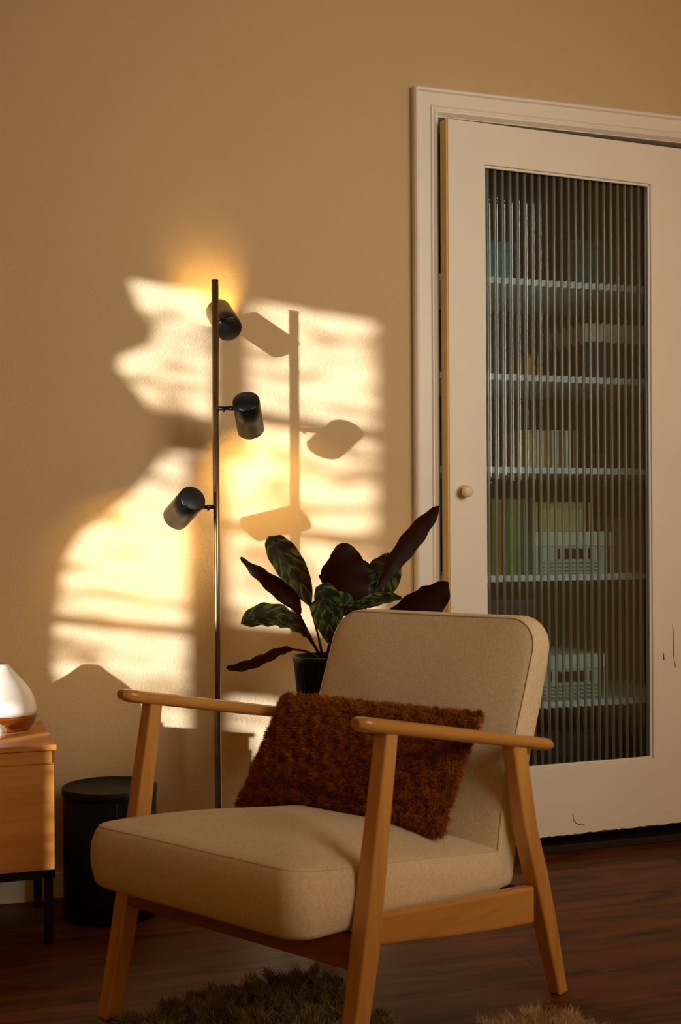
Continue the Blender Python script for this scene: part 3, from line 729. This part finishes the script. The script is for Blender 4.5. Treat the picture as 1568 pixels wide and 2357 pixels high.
bnd = [i for i in range(ng)] + [j*(ng+1)+ng for j in range(ng)] + [ng*(ng+1)+ng-i for i in range(ng)] + [(ng-j)*(ng+1) for j in range(ng)]
o2 = (ng+1)*(ng+1)
for k in range(len(bnd)):
    i, j = bnd[k], bnd[(k+1) % len(bnd)]; b.f.append((i, j, o2+j, o2+i)); b.sm.append(True)
b.build('cushion_body', M['pillow_base'], pil)
nf = 90000
A = rng.uniform(-1, 1, nf); B = rng.uniform(-1, 1, nf); sd = np.where(rng.random(nf) < .8, 1, -1)
ed = rng.random(nf) < .16; which = rng.integers(0, 4, nf)
A = np.where(ed & (which == 0), -1, np.where(ed & (which == 1), 1, A)); B = np.where(ed & (which == 2), -1, np.where(ed & (which == 3), 1, B))
P = np.zeros((nf, 3)); D = np.zeros((nf, 3)); cenW = toW((TLc+BRc)/2)
nW = toW(np.array([0, -.955, .295])) - toW(np.zeros(3))
for i in range(nf):
    p = toW(pilpt(A[i], B[i], sd[i])); P[i] = p
    e1 = toW(pilpt(min(1, A[i]+.03), B[i], sd[i])) - toW(pilpt(max(-1, A[i]-.03), B[i], sd[i])); e2_ = toW(pilpt(A[i], min(1, B[i]+.03), sd[i])) - toW(pilpt(A[i], max(-1, B[i]-.03), sd[i]))
    n_ = np.cross(e1, e2_); n_ /= np.linalg.norm(n_)+1e-9
    if n_ @ (nW*sd[i]) < 0: n_ = -n_
    if abs(A[i]) > .995 or abs(B[i]) > .995:
        rad = p - cenW; rad /= np.linalg.norm(rad); n_ = n_*.4 + rad
    D[i] = n_
cl = np.stack([noise3(P, 60, k) for k in (1, 2, 3)], 1)
cl2 = np.stack([noise3(P, 190, k) for k in (4, 5, 6)], 1)
D = D + cl*.9 + cl2*1.6 + rng.normal(size=(nf, 3))*.45 + np.array([0, 0, -.25])
clump = noise3(P, 110, 9)
L = .0125*(1 + .3*clump) * (.75 + .5*rng.random(nf))
fo = fur('fur', P, D, L, .0010, M['fur'], pil, curl=.5, gravity=(0, 0, -.12), tint=np.clip(.5 + .35*clump + .2*rng.normal(size=nf), 0, 1))
fo['kind'] = 'stuff'

# ------------------------------------------------------------------ shaggy rugs
def inpoly(x, y, poly):
    c_ = np.zeros(len(x), bool); j = len(poly)-1
    for i in range(len(poly)):
        xi, yi = poly[i]; xj, yj = poly[j]
        c_ ^= ((yi > y) != (yj > y)) & (x < (xj-xi)*(y-yi)/(yj-yi+1e-12)+xi); j = i
    return c_
def rug(name, label, poly, n, L0, width, mat, bmat, nclump, curl=.5):
    poly = [(p.x, p.y) for p in catmull([(x, y, 0) for x, y in poly] + [(poly[0][0], poly[0][1], 0)], 6)][:-1]
    cx = sum(p[0] for p in poly)/len(poly); cy = sum(p[1] for p in poly)/len(poly)
    r = thing(name, label, 'rug', (cx, cy, 0))
    b = MB(); b.rings([[(x, y, .001) for x, y in poly], [(x, y, .008) for x, y in poly]], smooth=False); b.build('backing', bmat, r)
    xs = np.array([p[0] for p in poly]); ys = np.array([p[1] for p in poly])
    C = np.stack([rng.uniform(xs.min(), xs.max(), nclump*3), rng.uniform(max(ys.min(), -1.75), ys.max(), nclump*3)], 1)
    C = C[inpoly(C[:, 0], C[:, 1], poly)][:nclump]; nc = len(C)
    cd = np.stack([rng.normal(size=nc)*.7, rng.normal(size=nc)*.7, np.ones(nc)*.75], 1)
    ct = rng.random(nc); per_ = n//nc
    idx = np.repeat(np.arange(nc), per_)
    off = rng.normal(size=(len(idx), 2))*.010
    P = np.concatenate([C[idx] + off, np.full((len(idx), 1), .006)], 1)
    # strands of one tuft lean together and meet at its tip
    D = cd[idx]*1.0; D[:, :2] -= off*22; D += rng.normal(size=D.shape)*.12
    L = L0*(.75 + .5*rng.random(len(idx)))*(.7 + .6*ct[idx])
    f_ = fur('pile', P, D, L, width, mat, r, curl=curl*.6, gravity=(0, 0, -.10), segs=4, tint=np.clip(ct[idx]*.8 + .2*rng.random(len(idx)), 0, 1)); f_['kind'] = 'stuff'
    return r
rug('shag_rug', 'dark grey green shaggy rug under the front of the armchair',
    [(.235, -1.02), (.30, -.95), (.39, -.90), (.53, -.84), (.665, -.795), (.75, -.79), (.80, -.83), (.815, -.93), (.81, -1.15), (.72, -1.45), (.60, -1.75), (.30, -1.85), (.10, -1.60), (.12, -1.25)],
    90000, .034, .0022, M['rug_fur'], M['rug_base'], 1500)
rug('sheepskin_rug', 'pale beige sheepskin whose edge shows at the bottom right', [(.965, -1.215), (1.00, -1.180), (1.05, -1.165), (1.10, -1.150), (1.145, -1.170), (1.17, -1.22), (1.20, -1.32), (1.24, -1.45), (1.15, -1.6), (.98, -1.55), (.93, -1.36)],
    42000, .030, .0012, M['sheep'], plain('hide', '8a6c4c', 1), 700, curl=.8)

# ------------------------------------------------------------------ light
def area(name, loc, target, size, sy, power, color):
    l = bpy.data.lights.new(name, 'AREA'); l.shape = 'RECTANGLE'; l.size = size; l.size_y = sy; l.energy = power; l.color = color
    o = bpy.data.objects.new(name, l); col.objects.link(o); o.location = loc
    d = V(target) - V(loc); o.rotation_euler = d.to_track_quat('-Z', 'Y').to_euler(); return o
sun = bpy.data.lights.new('evening_sun', 'SUN'); sun.energy = 9.8; sun.color = (.96, .98, 1.0); sun.angle = math.radians(.8)
so_ = bpy.data.objects.new('evening_sun', sun); col.objects.link(so_); so_.location = (-3, -3, 2.2)
so_.rotation_euler = V((1.33, 1, -.16)).to_track_quat('-Z', 'Y').to_euler()
area('soft_key_light', (2.15, -3.4, 2.0), (1.08, 0, 1.38), 1.5, 1.5, 9.6, (1.0, .90, .70)).data.spread = math.radians(76)  # added soft key from behind right; no window is built there
w = bpy.data.worlds.new('World'); sc.world = w; w.use_nodes = True
bg = w.node_tree.nodes['Background']; bg.inputs[0].default_value = (1.0, .42, .06, 1); bg.inputs[1].default_value = .40

# ------------------------------------------------------------------ camera
cam = bpy.data.cameras.new('camera'); co = bpy.data.objects.new('camera', cam); col.objects.link(co); sc.camera = co
cam.sensor_fit = 'VERTICAL'; cam.sensor_height = 36; cam.sensor_width = 24; cam.lens = 2884.2*36/2357
cam.shift_y = 59.66/2357; cam.clip_start = .05
Rr, Ur, Fr = V((.9494, -.3141, -.0058)), V((.0064, .0007, 1)), V((.3141, .9494, -.0027))
mt = Matrix((Rr, Ur, -Fr)).transposed(); co.matrix_world = Matrix.Translation((0, -3.3177, .94)) @ mt.to_4x4()
cam.dof.use_dof = True; cam.dof.focus_distance = 3.15; cam.dof.aperture_fstop = 6.3

vs_ = sc.view_settings; vs_.view_transform = 'Standard'; vs_.look = 'None'; vs_.gamma = 1; vs_.use_curve_mapping = False; vs_.exposure = 0
cy = sc.cycles; cy.use_denoising = True; cy.max_bounces = 9; cy.transmission_bounces = 7; cy.diffuse_bounces = 3; cy.use_adaptive_sampling = True; cy.adaptive_threshold = .02; cy.sample_clamp_indirect = 25
